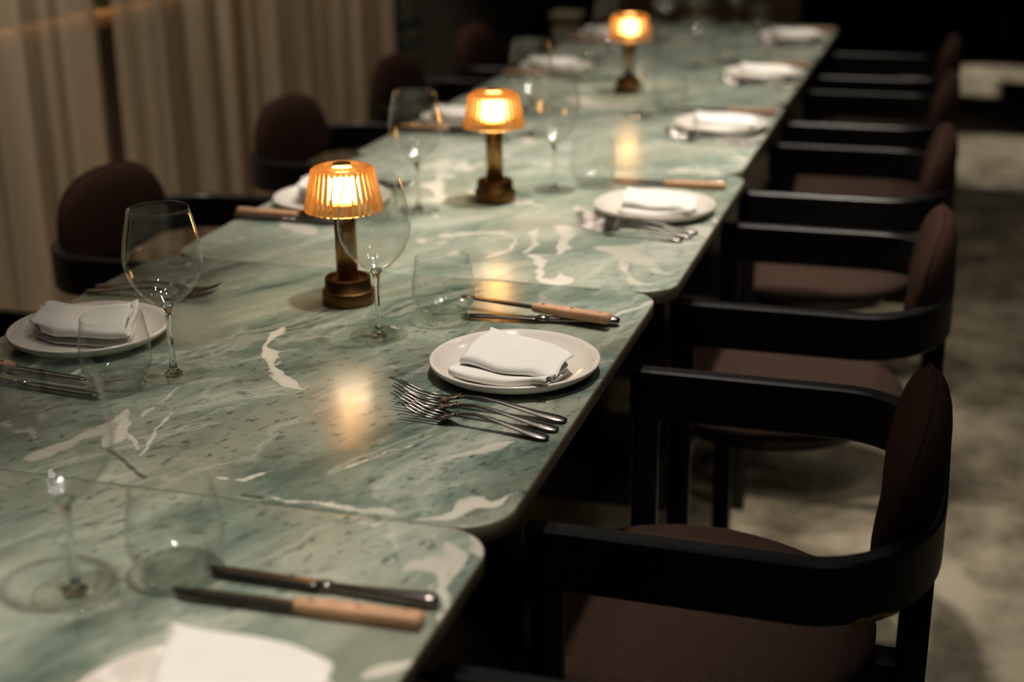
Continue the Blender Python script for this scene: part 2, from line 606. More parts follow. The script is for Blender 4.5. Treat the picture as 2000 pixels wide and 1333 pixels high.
# bottles standing along the sill
bottle = None
for k in range(8):
    if bottle is None:
        bottle = empty('bottle')
        obj('body', lathe([(0.0, 0.0), (0.034, 0.0), (0.037, 0.004), (0.037, 0.185), (0.030, 0.215), (0.015, 0.240), (0.014, 0.295), (0.0, 0.295)], 24), 'teal_glass', bottle)
        obj('stopper', lathe([(0.0, 0.295), (0.0155, 0.295), (0.0155, 0.318), (0.0, 0.320)], 16), 'window_wood', bottle)
        b_ = bottle
    else:
        b_ = copy_tree(bottle)
    b_.location = (FX0 + 0.075, 3.10 + 0.105 * k, WZ0 + 0.0005)
    tag(b_, ('first', 'second', 'third', 'fourth', 'fifth', 'sixth', 'seventh', 'last')[k] + ' dark teal bottle from the left on the sill behind the curtain', 'bottle', 'teal bottles along the window sill')

# narrow window past the end of the curtain
w = struct(empty('window_2', (FX0 + 0.01, 5.93, 0.0)), 'narrow pale green pane with black bars beyond the curtain end', 'window')
obj('window_frame', box_bm(0.0, 0.05, -0.20, 0.16, 0.10, 2.1), 'black_metal', w, smooth=False)
for z0, z1 in ((0.18, 0.34), (0.38, 0.465), (0.485, 0.55), (0.58, 1.20), (1.24, 2.02)):
    obj('pane', box_bm(0.045, 0.06, -0.11, 0.11, z0, z1), 'pale_glass', w, smooth=False)

# brown panelled partition behind the end of the table row
tr_ = struct(empty('trim_1', (-0.25, 6.25, 0.0)), 'dim brown wooden partition behind the far end of the tables', 'partition')
for k in range(4):
    obj('panel', box_bm(-0.45 + 0.20 * k, -0.255 + 0.20 * k, -0.02, 0.02, 0.0, 1.25, bevel=0.004), 'panel_wood', tr_)

# ------------------------------------------------------------------ curtains
def curtain(name, y0, y1, seed, x0=-1.24, label=''):
    rnd = random.Random(seed)
    bm = bmesh.new()
    nu, nv = int((y1 - y0) / 0.008), 10
    ph = [rnd.uniform(0, 6.28) for _ in range(6)]
    top, bot = CEIL - 0.04, 0.015
    grid = []
    for i in range(nu + 1):
        col = []
        s = i / nu
        y = y0 + (y1 - y0) * s
        for j in range(nv + 1):
            t = j / nv
            z = top + (bot - top) * t
            yl = y + 0.035 * math.sin(2.1 * y + ph[5]) * t
            f = 0.017 * math.sin(2 * PI * yl / 0.135 + 1.6 * math.sin(2.3 * y + ph[0]) + ph[1])
            f += 0.014 * math.sin(2 * PI * yl / 0.31 + ph[2] + 0.8 * t)
            f += 0.007 * math.sin(2 * PI * yl / 0.07 + ph[3] + t)
            f *= 0.75 + 0.35 * t
            col.append(bm.verts.new((x0 + f, yl, z)))
        grid.append(col)
    for i in range(nu):
        for j in range(nv):
            bm.faces.new((grid[i][j], grid[i + 1][j], grid[i + 1][j + 1], grid[i][j + 1]))
    o = obj(name, bm, 'sheer_linen')
    return tag(o, label, 'curtain', None)


curtain('sheer_curtain', 0.9, 3.12, 3, -1.30, 'sheer beige linen curtain hanging behind the nearest brown chair on the left')
curtain('sheer_curtain', 3.06, 4.78, 5, -1.205, 'sheer beige linen curtain farther along, ending beside the dark back of the room')


# ------------------------------------------------------------------ marble tables
TZ = 0.75
# white veins of each slab: (slab, strength, half width, points on the table top)
VEINS = [
     (1, 1, 0.0033, [(-0.053, 1.543), (-0.053, 1.502), (-0.034, 1.45), (-0.001, 1.413), (0.022, 1.385), (0.043, 1.357), (0.065, 1.348)]),
     (1, 0.9, 0.0021, [(-0.004, 1.439), (0.001, 1.419)]),
     (1, 0.9, 0.0011, [(-0.027, 1.12), (-0.036, 1.199), (-0.044, 1.281)]),
     (1, 0.8, 0.0023, [(-0.066, 1.23), (-0.073, 1.285), (-0.08, 1.349)]),
     (1, 0.6, 0.0012, [(-0.08, 1.349), (-0.071, 1.413), (-0.04, 1.458)]),
     (1, 1, 0.0059, [(-0.131, 1.112), (-0.112, 1.146), (-0.097, 1.189), (-0.092, 1.227), (-0.096, 1.256)]),
     (1, 1, 0.0043, [(-0.066, 1.154), (-0.076, 1.195), (-0.083, 1.229)]),
     (1, 0.9, 0.0016, [(-0.061, 1.188), (-0.047, 1.175), (-0.037, 1.148)]),
     (1, 1, 0.0026, [(0.263, 1.188), (0.275, 1.216), (0.298, 1.235), (0.309, 1.258), (0.326, 1.274)]),
     (1, 1, 0.0035, [(0.296, 1.084), (0.322, 1.095), (0.336, 1.126), (0.353, 1.13), (0.372, 1.16)]),
     (1, 0.75, 0.0061, [(0.151, 1.08), (0.197, 1.082), (0.234, 1.09), (0.275, 1.088)]),
     (1, 0.7, 0.0035, [(0.075, 1.112), (0.11, 1.109), (0.123, 1.149)]),
     (1, 1, 0.004, [(0.333, 1.68), (0.349, 1.723), (0.372, 1.776)]),
     (1, 0.55, 0.0073, [(-0.221, 1.612), (-0.193, 1.706), (-0.145, 1.812), (-0.164, 1.946)]),
     (1, 0.5, 0.0049, [(-0.269, 1.333), (-0.325, 1.373), (-0.332, 1.352)]),
     (1, 0.8, 0.0027, [(-0.288, 1.319), (-0.282, 1.356), (-0.259, 1.381)]),
     (1, 0.8, 0.0024, [(-0.225, 1.319), (-0.224, 1.359), (-0.233, 1.379)]),
     (1, 0.8, 0.0014, [(-0.029, 1.279), (-0.03, 1.289), (-0.016, 1.278)]),
     (1, 0.5, 0.0055, [(-0.003, 1.556), (0.127, 1.439), (0.102, 1.406)]),
     (1, 0.7, 0.001, [(0.176, 1.152), (0.214, 1.219), (0.24, 1.253)]),
     (2, 0.9, 0.0035, [(-0.009, 1.997), (0.014, 2.028), (0.076, 2.043), (0.108, 2.015), (0.116, 1.957), (0.094, 1.906)]),
     (2, 0.9, 0.0035, [(0.125, 2.081), (0.145, 2.0), (0.137, 1.94)]),
     (2, 1, 0.0067, [(0.147, 2.099), (0.159, 2.116), (0.187, 2.011), (0.187, 1.953)]),
     (2, 1, 0.0056, [(0.187, 1.953), (0.152, 1.932), (0.178, 1.895), (0.186, 1.824)]),
     (2, 1, 0.0054, [(0.186, 1.824), (0.206, 1.819), (0.241, 1.818), (0.215, 1.873)]),
     (2, 1, 0.0092, [(-0.194, 2.439), (-0.187, 2.533), (-0.136, 2.334), (-0.088, 2.221), (-0.139, 2.208)]),
     (2, 1, 0.0058, [(-0.124, 2.421), (-0.154, 2.522), (-0.114, 2.441), (-0.121, 2.548)]),
     (2, 1, 0.0052, [(-0.061, 2.228), (-0.034, 2.234)]),
     (2, 1, 0.0047, [(0.268, 2.019), (0.292, 1.927), (0.31, 1.866), (0.33, 1.832), (0.353, 1.833)]),
     (2, 1, 0.0042, [(0.27, 2.008), (0.304, 2.04), (0.336, 2.037), (0.376, 2.058)]),
     (2, 1, 0.0059, [(0.148, 2.25), (0.185, 2.175)]),
     (2, 0.9, 0.0042, [(0.235, 2.552), (0.256, 2.505)]),
     (2, 0.9, 0.0047, [(0.332, 2.511), (0.351, 2.571)]),
     (2, 0.7, 0.0067, [(-0.035, 2.532), (0.019, 2.554), (0.015, 2.499)]),
     (2, 0.6, 0.0078, [(-0.257, 2.131), (-0.199, 2.171), (-0.143, 2.171)]),
     (2, 0.8, 0.0049, [(0.339, 2.193), (0.373, 2.236), (0.391, 2.174)]),
     (3, 0.9, 0.0046, [(0.282, 2.824), (0.33, 2.835)]),
     (3, 0.9, 0.0044, [(0.302, 2.727), (0.334, 2.715), (0.364, 2.684)]),
     (3, 0.9, 0.0076, [(-0.246, 3.161), (-0.122, 3.161), (0.056, 3.168), (0.229, 3.18), (0.366, 3.179)]),
     (3, 0.6, 0.0072, [(-0.363, 2.624), (-0.263, 2.622), (-0.207, 2.677)]),
     (3, 0.6, 0.0055, [(-0.011, 2.956), (0.108, 2.925)]),
     (4, 0.5, 0.0071, [(-0.249, 3.914), (-0.105, 3.924), (0.044, 3.896)]),
     (4, 0.5, 0.005, [(-0.062, 3.422), (0.128, 3.426)]),
     (0, 1, 0.0028, [(0.374, 0.931), (0.359, 0.969), (0.356, 0.995), (0.338, 1.05), (0.348, 1.036)]),
     (0, 1, 0.0024, [(0.324, 0.998), (0.33, 1.014), (0.341, 1.01), (0.352, 0.985), (0.35, 0.969)]),
     (0, 1, 0.0033, [(0.351, 1.066), (0.367, 1.041), (0.365, 1.026)]),
     (0, 1, 0.0047, [(0.351, 0.83), (0.361, 0.849), (0.368, 0.867), (0.372, 0.887), (0.371, 0.91), (0.367, 0.929)]),
     (0, 0.6, 0.0027, [(0.284, 1.079), (0.298, 1.036), (0.313, 0.983)]),
     (0, 0.5, 0.0023, [(0.077, 0.995), (0.117, 0.996), (0.115, 1.048)]),
     (0, 0.45, 0.0031, [(0.187, 0.957), (0.2, 1.009), (0.205, 1.062)]),
     (0, 0.5, 0.0011, [(0.097, 0.762), (0.063, 0.844), (0.018, 0.949), (0.009, 1.019)]),
     (0, 0.7, 0.0009, [(0.214, 1.065), (0.265, 1.063), (0.28, 1.088)]),
     (0, 0.45, 0.0024, [(0.131, 0.847), (0.113, 0.901), (0.151, 0.821)]),
]


CRACKS = [  # short dark fissures in the stone
    (1, [(-0.061, 1.144), (-0.037, 1.129), (-0.010, 1.107), (0.010, 1.094)]),
    (1, [(0.118, 1.086), (0.139, 1.085)]),
    (1, [(0.139, 1.412), (0.157, 1.401), (0.173, 1.390)]),
]


def seg_dist(px, py, a, b):
    ax, ay = a
    bx, by = b
    dx, dy = bx - ax, by - ay
    l2 = dx * dx + dy * dy
    t = 0.0 if l2 == 0 else max(0.0, min(1.0, ((px - ax) * dx + (py - ay) * dy) / l2))
    return math.hypot(px - ax - t * dx, py - ay - t * dy), t


def slab(name, parent, idx, cx, cy, wx, wy, n, thick=0.020, rad=0.048):
    hx, hy = wx / 2, wy / 2
    bm = bmesh.new()
    lay = bm.verts.layers.float.new('vein')
    pal = bm.verts.layers.float.new('pale')
    crk = bm.verts.layers.float.new('crack')
    cracks = [c[1] for c in CRACKS if c[0] == idx]
    pale_k = {0: 0.15, 1: 0.0, 2: 0.55, 3: 0.65, 4: 0.45, 5: 0.4}[idx]
    veins = [v for v in VEINS if v[0] == idx]
    boxes = [(min(p[0] for p in v[3]) - 0.06, max(p[0] for p in v[3]) + 0.06,
              min(p[1] for p in v[3]) - 0.06, max(p[1] for p in v[3]) + 0.06) for v in veins]

    def place(gx, gy, inset=0.0):
        ax, ay = abs(gx), abs(gy)
        ex, ey = hx - rad, hy - rad
        if ax > ex and ay > ey:
            p, q = (ax - ex) / rad, (ay - ey) / rad
            mm = max(p, q)
            h = math.hypot(p, q)
            if h > 0:
                p, q = p / h * mm, q / h * mm
            ax, ay = ex + rad * p, ey + rad * q
        return math.copysign(ax, gx), math.copysign(ay, gy)

    def vein_at(x, y):
        X, Y = x + cx, y + cy
        # wander, so that the strokes get natural outlines
        q = Vector((X, Y, idx * 3.1))
        wx_ = noise.noise(q * 9) * 0.016 + noise.noise(q * 30) * 0.008
        wy_ = noise.noise(q * 9 + Vector((9.7, 3, 1))) * 0.016 + noise.noise(q * 30 + Vector((5.7, 3, 1))) * 0.008
        wm = 0.35 + 1.9 * max(0.0, 0.5 + noise.noise(q * 20 + Vector((2, 8, 4)))) ** 1.6
        best = 0.0
        for v, bx in zip(veins, boxes):
            if not (bx[0] < X < bx[1] and bx[2] < Y < bx[3]):
                continue
            pts = v[3]
            nseg = len(pts) - 1
            for k_ in range(nseg):
                d, t = seg_dist(X + wx_, Y + wy_, pts[k_], pts[k_ + 1])
                g = (k_ + t) / nseg
                taper = 0.35 + 0.65 * min(1.0, 5 * g, 5 * (1 - g))
                w_ = (v[2] * 1.35 + 0.0012) * wm * taper
                best = max(best, v[1] * max(0.0, 1.0 - 0.5 * d / w_))
        # free patches of the stone
        nz = noise.noise(Vector((X * 5.0 + idx * 17.3, Y * 9.0 + X * 6.0, idx * 5.0)))
        nz += 0.5 * noise.noise(Vector((X * 13.0 + idx * 7.3, Y * 21.0 + X * 10.0, 2.0)))
        nz += 0.3 * noise.noise(Vector((X * 40.0 + idx * 7.3, Y * 55.0 + X * 20.0, 2.0)))
        k = {0: 0.50, 1: 0.66, 2: 0.24, 3: 0.24, 4: 0.32, 5: 0.4}[idx]
        free = max(0.0, min(0.75, (nz - k) * 2.0))
        return max(best, free)

    us = [-1 + 2 * i / n for i in range(n + 1)]
    grid = []
    for i in range(n + 1):
        col = []
        for j in range(n + 1):
            x, y = place(us[i] * hx, us[j] * hy)
            v = bm.verts.new((x, y, 0.0))
            v[lay] = vein_at(x, y)
            v[pal] = pale_k
            dk = 1.0
            for c in cracks:
                for a, b in zip(c[:-1], c[1:]):
                    dk = min(dk, seg_dist(x + cx, y + cy, a, b)[0])
            v[crk] = max(0.0, 1.0 - dk / 0.0055)
            col.append(v)
        grid.append(col)
    for i in range(n):
        for j in range(n):
            bm.faces.new((grid[i][j], grid[i + 1][j], grid[i + 1][j + 1], grid[i][j + 1]))
    loop = [grid[i][0] for i in range(n)] + [grid[n][j] for j in range(n)] + [grid[i][n] for i in range(n, 0, -1)] + [grid[0][j] for j in range(n, 0, -1)]
    prev = loop
    for (grow, z) in ((0.0012, -0.0008), (0.0016, -0.0025), (0.0016, -thick + 0.0025), (0.0004, -thick)):
        ring = []
        for v in loop:
            x, y = v.co.x, v.co.y
            # outward normal of the rounded square
            ex, ey = hx - rad, hy - rad
            nx = 0.0 if abs(x) <= ex else x - math.copysign(ex, x)
            ny = 0.0 if abs(y) <= ey else y - math.copysign(ey, y)
            h = math.hypot(nx, ny) or 1.0
            nv = bm.verts.new((x + nx / h * grow, y + ny / h * grow, z))
            nv[lay] = v[lay]
            nv[pal] = pale_k
            ring.append(nv)
        m_ = len(loop)
        for k in range(m_):
            f = bm.faces.new((prev[k], ring[k], ring[(k + 1) % m_], prev[(k + 1) % m_]))
            f.material_index = 0 if z > -0.001 else 1
        prev = ring
    f = bm.faces.new(list(reversed(prev)))
    f.material_index = 1
    bmesh.ops.recalc_face_normals(bm, faces=bm.faces[:])
    o = obj(name, bm, ['green_marble', 'marble_edge'], parent)
    return o


PITCH = 0.728
Y1 = 1.076
TABLES = [  # centre x, index, label
    (-0.006, 0, 'nearest green marble table, running out of the bottom of the picture'),
    (-0.006, 1, 'green marble table with three forks in focus, second from the bottom'),
    (0.009, 2, 'green marble table with many white veins under the second lamp'),
    (-0.006, 3, 'pale green marble table between the second and the third lamp'),
    (-0.009, 4, 'blurred green marble table that carries the farthest lamp'),
    (-0.006, 5, 'farthest green marble table at the end of the row'),
]
TABLE_C = []
for cx, idx, label in TABLES:
    cy = Y1 + PITCH * (idx - 0.5)
    TABLE_C.append((cx, cy))
    t = empty('dining_table', (cx, cy, 0))
    tag(t, label, 'table', 'green marble tables set in one long row')
    top = slab('tabletop', t, idx, cx, cy, 0.757, PITCH - 0.004, {0: 190, 1: 220, 2: 170}.get(idx, 110))
    top.location = (0, 0, TZ)
    obj('support_plate', box_bm(-0.27, 0.27, -0.27, 0.27, TZ - 0.036, TZ - 0.0205, bevel=0.002), 'black_metal', t)
    obj('column', box_bm(-0.045, 0.045, -0.045, 0.045, 0.014, TZ - 0.036, bevel=0.006), 'black_metal', t)
    obj('base_plate', box_bm(-0.24, 0.24, -0.24, 0.24, 0.0, 0.014, bevel=0.004), 'black_metal', t)


# ------------------------------------------------------------------ chairs (local +X is the back of the chair)
def band_path(n=14):
    """plan of the armrest band, outer line: front of one arm, round the back, front of the other arm"""
    xf, xb, hy = -0.175, 0.227, 0.244
    rx, ry = 0.13, 0.175
    pts = [(xf, -hy), ((xf + xb - rx) / 2, -hy), (xb - rx, -hy)]
    for i in range(1, n + 1):
        a = -PI / 2 + (PI / 2) * i / n
        pts.append((xb - rx + rx * math.cos(a), -hy + ry + ry * math.sin(a)))
    for i in range(0, n + 1):
        a = (PI / 2) * i / n
        pts.append((xb - rx + rx * math.cos(a), hy - ry + ry * math.sin(a)))
    pts += [((xf + xb - rx) / 2, hy), (xf, hy)]
    return pts


def make_chair():
    root = empty('dining_chair')
    # arm band: rectangular section with eased edges
    pts = band_path()
    prof = [(0.0, -0.005), (0.0, 0.057), (0.003, 0.060), (0.019, 0.060), (0.022, 0.057), (0.022, -0.005), (0.019, -0.008), (0.003, -0.008)]
    bm = bmesh.new()
    rings = []
    n = len(pts)
    for i, (x, y) in enumerate(pts):
        a = Vector(pts[max(i - 1, 0)])
        b = Vector(pts[min(i + 1, n - 1)])
        t = (b - a).normalized()
        inn = Vector((-t.y, t.x))          # to the inside of the U
        rings.append([bm.verts.new((x + inn.x * d, y + inn.y * d, 0.62 + z)) for d, z in prof])
    for A, B in zip(rings[:-1], rings[1:]):
        for k in range(len(prof)):
            bm.faces.new((A[k], A[(k + 1) % len(prof)], B[(k + 1) % len(prof)], B[k]))
    bm.faces.new(rings[0])
    bm.faces.new(rings[-1])
    bmesh.ops.recalc_face_normals(bm, faces=bm.faces[:])
    band = obj('arm_band', bm, 'black_wood', root)
    md = band.modifiers.new('flat', 'EDGE_SPLIT')
    md.split_angle = math.radians(40)
    # backrest pad: a bent oval cushion
    nu, nv = 56, 22

    def pad_point(u, s, out=1.0):
        """u: angle round the oval; s in -1..1 through the thickness"""
        rim = math.sqrt(max(0.0, 1 - abs(s) ** 2.3))
        e = 0.86 + 0.14 * rim
        cu, su = math.cos(u), math.sin(u)
        ex = 2.7
        px = math.copysign(abs(cu) ** (2 / ex), cu)
        pz = math.copysign(abs(su) ** (2 / ex), su)
        return px, pz, e

    bm = bmesh.new()
    zc, hz, hy = 0.658, 0.118, 0.175
    T = 0.031

    def bend(y, z, d):
        xb = 0.192 - 0.5 * y * y + (z - 0.68) * 0.12
        return (xb + d, y * (1 - 0.4 * d), z)

    front, back = [], []
    for side in (0, 1):
        sgn = -1 if side == 0 else 1
        rings = []
        K = 9
        for k in range(K + 1):
            r = math.sin(PI / 2 * k / K)
            th = sgn * T * math.sqrt(max(0.0, 1 - r ** 3.2))
            if k == 0:
                rings.append([bm.verts.new(bend(0, zc, sgn * T))])
                continue
            ring = []
            for i in range(nu):
                px, pz, e = pad_point(2 * PI * i / nu, 0)
                ring.append((hy * px * r, zc + (hz if pz > 0 else 0.046) * pz * r, th))
            rings.append(ring)
        if side == 0:
            front = rings
        else:
            back = rings
    rim = [bm.verts.new(bend(*p)) for p in front[-1]]
    for rings in (front, back):
        vr = [rings[0]] + [[bm.verts.new(bend(*p)) for p in rg] for rg in rings[1:-1]] + [rim]
        for i in range(nu):
            bm.faces.new((vr[0][0], vr[1][i], vr[1][(i + 1) % nu]))
        for A, B in zip(vr[1:-1], vr[2:]):
            for i in range(nu):
                j = (i + 1) % nu
                bm.faces.new((A[i], B[i], B[j], A[j]))
    bmesh.ops.recalc_face_normals(bm, faces=bm.faces[:])
    pad = obj('backrest', bm, 'brown_fabric', root)
    pp = []
    for i in range(nu):
        px, pz, e = pad_point(2 * PI * i / nu, 0)
        pp.append(bend(hy * px * 1.004, zc + (hz if pz > 0 else 0.046) * pz * 1.004, 0))
    obj('piping', tube(pp, 0.0022, 6, closed=True), 'piping_fabric', pad)
    # seat cushion
    bm = bmesh.new()
    nu = 48
    prof = [(0.0, 0.485), (0.55, 0.485), (0.85, 0.483), (0.95, 0.479), (0.99, 0.472), (1.0, 0.464), (0.985, 0.456), (0.95, 0.452), (0.0, 0.452)]

    def seat_xy(a, r):
        c, s = math.cos(a), math.sin(a)
        ex = 2.5
        px = math.copysign(abs(c) ** (2 / ex), c)
        py = math.copysign(abs(s) ** (2 / ex), s)
        x = -0.038 + 0.203 * px * r
        wid = 0.214 - 0.040 * max(0.0, px)
        return x, wid * py * r

    rings = []
    for r, z in prof:
        if r == 0:
            rings.append([bm.verts.new((-0.038, 0, z))])
        else:
            rings.append([bm.verts.new((*seat_xy(2 * PI * i / nu, r), z)) for i in range(nu)])
    for A, B in zip(rings[:-1], rings[1:]):
        for i in range(nu):
            j = (i + 1) % nu
            if len(A) == 1:
                bm.faces.new((A[0], B[i], B[j]))
            elif len(B) == 1:
                bm.faces.new((A[i], B[0], A[j]))
            else:
                bm.faces.new((A[i], B[i], B[j], A[j]))
    bmesh.ops.recalc_face_normals(bm, faces=bm.faces[:])
    obj('seat', bm, 'seat_fabric', root)
    # wooden seat shell under the cushion
    bm = bmesh.new()
    top = [bm.verts.new((*seat_xy(2 * PI * i / nu, 0.80), 0.452)) for i in range(nu)]
    bot = [bm.verts.new((*seat_xy(2 * PI * i / nu, 0.72), 0.415)) for i in range(nu)]
    for i in range(nu):
        j = (i + 1) % nu
        bm.faces.new((top[i], top[j], bot[j], bot[i]))
    bm.faces.new(top)
    bm.faces.new(bot)
    bmesh.ops.recalc_face_normals(bm, faces=bm.faces[:])
    obj('seat_frame', bm, 'black_wood', root, smooth=False)
    # two front legs carry the arms, one broad leg the back
    for s in (-1, 1):
        obj('leg', box_bm(-0.172, -0.138, s * 0.233 - 0.0105, s * 0.233 + 0.0105, 0.0, 0.6125, bevel=0.003), 'black_wood', root)
    bm = bmesh.new()
    vs = add_box(bm, 0.188, 0.222, -0.030, 0.030, 0.0, 0.6125, bevel=0.004)
    obj('leg', bm, 'black_wood', root)
    obj('rail', box_bm(0.08, 0.192, -0.022, 0.022, 0.405, 0.449, bevel=0.003), 'black_wood', root)
    obj('stretcher', box_bm(-0.168, -0.142, -0.2225, 0.2225, 0.418, 0.4515, bevel=0.003), 'black_wood', root)
    return root


chair_proto = make_chair()
used = [False]


def place_chair(x, y, rz, label, group):
    if not used[0]:
        o = chair_proto
        used[0] = True
    else:
        o = copy_tree(chair_proto)
    o.location = (x, y, 0)
    o.rotation_euler = (0, 0, rz)
    tag(o, label, 'chair', group)
    return o


GR = 'brown upholstered chairs along the aisle side of the tables'
GL = 'brown upholstered chairs along the curtain side of the tables'
ORD_R = [
    (0.728, 'black armchair cut off by the bottom edge, only one arm showing'),
    (1.466, 'nearest whole black armchair with brown oval backrest, at the table with forks in focus'),
    (2.226, 'second whole black armchair with brown backrest up the aisle side'),
    (2.940, 'third whole black armchair with brown backrest up the aisle side'),
    (3.662, 'fourth whole black armchair up the aisle side, strongly blurred'),
    (4.380, 'farthest black armchair on the aisle side, at the last marble table'),
]
for y, lb in ORD_R:
    place_chair(0.530 + random.uniform(-0.004, 0.004), y, random.uniform(-0.015, 0.015), lb, GR)
hit = [c for c in bpy.data.objects if c.get('label', '').startswith('nearest whole black armchair')][0]
bm = bmesh.new()
rows = []
for k in range(9):
    a = math.radians(-68 + 24 * k / 8)
    hgt = (0.001, 0.005, 0.0065, 0.004, 0.007, 0.006, 0.0035, 0.003, 0.001)[k]
    x_, y_ = 0.097 + 0.1306 * math.cos(a), -0.069 + 0.1757 * math.sin(a)
    rows.append((bm.verts.new((x_, y_, 0.6135)), bm.verts.new((x_, y_, 0.6135 + hgt)), bm.verts.new((x_ - 0.0012 * math.cos(a), y_ - 0.0012 * math.sin(a), 0.6135 + hgt)), bm.verts.new((x_ - 0.0012 * math.cos(a), y_ - 0.0012 * math.sin(a), 0.6135))))
for A, B in zip(rows[:-1], rows[1:]):
    for q in range(4):
        bm.faces.new((A[q], B[q], B[(q + 1) % 4], A[(q + 1) % 4]))
bmesh.ops.recalc_face_normals(bm, faces=bm.faces[:])
chip = obj('worn_patch', bm, 'worn_wood', hit)
chip['label'] = 'bare wood where the black stain has worn off'
ORD_L = [
    (1.46, 'black armchair on the curtain side cut off by the left edge of the picture'),
    (2.205, 'nearest brown backed armchair in front of the curtain, left of the first lamp'),
    (2.960, 'second brown backed armchair in front of the curtain'),
    (3.640, 'third brown backed armchair where the curtain ends'),
    (4.330, 'farthest brown backed armchair on the curtain side, in the dark'),
]
for y, lb in ORD_L:
    place_chair(-0.535, y, PI + random.uniform(-0.015, 0.015), lb, GL)


# ------------------------------------------------------------------ tableware prototypes
def make_plate():
    R = 0.0985
    prof = [(0.0, 0.0035), (0.055, 0.0035), (0.070, 0.0042), (0.082, 0.0075), (0.0895, 0.0135), (0.0935, 0.0165), (0.0965, 0.0178),
            (0.0985, 0.0168), (0.0985, 0.0145), (0.0960, 0.0105), (0.0890, 0.0055), (0.078, 0.0018), (0.064, 0.0), (0.0, 0.0)]
    o = obj('dinner_plate', lathe(prof, 72), 'porcelain')
    return o


def make_napkin():
    """folded linen: a thick sheet folded in three, its layers showing at the front"""
    # path of the cloth in (v, z); v runs from the back (1) to the front (0)
    path = []

    def arc(v, z, r, a0, a1, n=6, sq=0.115):
        for i in range(n + 1):
            a = a0 + (a1 - a0) * i / n
            path.append((v + r * math.cos(a) / sq, z + r * math.sin(a)))
    for i in range(5):
        path.append((0.96 - 0.96 * i / 4 * 0.93, 0.0012))
    arc(0.00, 0.0062, 0.0050, -PI / 2, -3 * PI / 2)
    for i in range(1, 6):
        path.append((0.02 + 0.86 * i / 5, 0.0112 + 0.0006 * math.sin(i)))
    arc(0.93, 0.0152, 0.0040, -PI / 2, PI / 2)
    for i in range(1, 9):
        path.append((0.93 - 0.74 * i / 8, 0.0192 + 0.0040 * math.sin(PI * i / 9)))
    arc(0.15, 0.0170, 0.0038, PI / 2, 3 * PI / 2)
    for i in range(1, 4):
        path.append((0.17 + 0.2 * i / 3, 0.0140))
    # quadrilateral in plan (relative to the plate's centre)
    BL, BR, FR, FL = (-0.047, 0.074), (0.072, 0.022), (0.064, -0.072), (-0.052, -0.064)
    bm = bmesh.new()
    nu = 26
    grid = []
    for i in range(nu + 1):
        u = i / nu
        col = []
        for k, (v, z) in enumerate(path):
            uu = u + 0.012 * math.sin(9 * v + 3 * z * 100)
            x = (FL[0] * (1 - uu) + FR[0] * uu) * (1 - v) + (BL[0] * (1 - uu) + BR[0] * uu) * v
            y = (FL[1] * (1 - uu) + FR[1] * uu) * (1 - v) + (BL[1] * (1 - uu) + BR[1] * uu) * v
            s = k / len(path)
            # soft irregularity; upper layers wander more, the right front corner sinks
            nz = noise.noise(Vector((u * 2.6, v * 2.2, s * 4.0)))
            zz = z * (1 + 0.22 * nz)
            if s > 0.55:
                zz -= 0.010 * max(0.0, u - 0.72) / 0.28 * max(0.0, 1 - v)
                y += 0.006 * math.sin(u * 7.0 + 1.0) * (1 - v)
                if u > 0.8:
                    y -= 0.014 * (u - 0.8) / 0.2 * (1 - v)
            else:
                y += 0.004 * math.sin(u * 5.0) * (1 - v) - 0.004 * (1 - v)
                x -= 0.004
            # rounded back right corner
            if u > 0.75 and v > 0.75:
                x -= 0.10 * (u - 0.75) * (v - 0.75) * 4 * 0.6
                y -= 0.10 * (u - 0.75) * (v - 0.75) * 4 * 0.3
            rr = math.hypot(x, y)
            lift = 0.0 if rr < 0.066 else 0.0115 * min(1.0, (rr - 0.066) / 0.030) ** 1.3
            if zz > 0.012:
                lift *= 0.45
            col.append(bm.verts.new((x, y, 0.0056 + lift + max(zz, 0.0006))))
        grid.append(col)
    for i in range(nu):
        for k in range(len(path) - 1):
            bm.faces.new((grid[i][k], grid[i + 1][k], grid[i + 1][k + 1], grid[i][k + 1]))
    bmesh.ops.recalc_face_normals(bm, faces=bm.faces[:])
    bmesh.ops.solidify(bm, geom=bm.faces[:], thickness=0.0011)
    o = obj('napkin', bm, 'linen')
    return o


def make_wine_glass():
    root = empty('wine_glass')
    out = [(0.0042, 0.080), (0.0085, 0.0835), (0.0180, 0.0905), (0.0290, 0.1010), (0.0375, 0.1130), (0.0425, 0.1250), (0.0445, 0.1370),
           (0.0440, 0.1500), (0.0418, 0.1640), (0.0388, 0.1780), (0.0360, 0.1900), (0.0345, 0.1975)]
    inn = [(max(r - 0.0010, 0.0), z) for r, z in out[1:]]
    inn = [(0.0, 0.0870), (0.0070, 0.0868)] + [(r, z + 0.0012) for r, z in inn[1:-1]] + [(0.0336, 0.1975)]
    prof = out + [(0.0341, 0.1980)] + list(reversed(inn))
    obj('bowl', lathe(prof, 56), 'thin_glass', root)
    st = [(0.0, 0.0035), (0.0105, 0.0030), (0.0080, 0.0050), (0.0050, 0.0090), (0.0036, 0.0180), (0.0031, 0.0400), (0.0032, 0.0620), (0.0038, 0.0740), (0.0048, 0.0805), (0.0075, 0.0835), (0.0060, 0.0868), (0.0, 0.0870)]
    obj('stem', lathe(st, 24), 'solid_glass', root)
    ft = [(0.0, 0.0004), (0.0330, 0.0004), (0.0355, 0.0009), (0.0358, 0.0014), (0.0340, 0.0018), (0.0200, 0.0026), (0.0105, 0.0036), (0.0, 0.0036)]
    obj('foot', lathe(ft, 56), 'thin_glass', root)
    return root


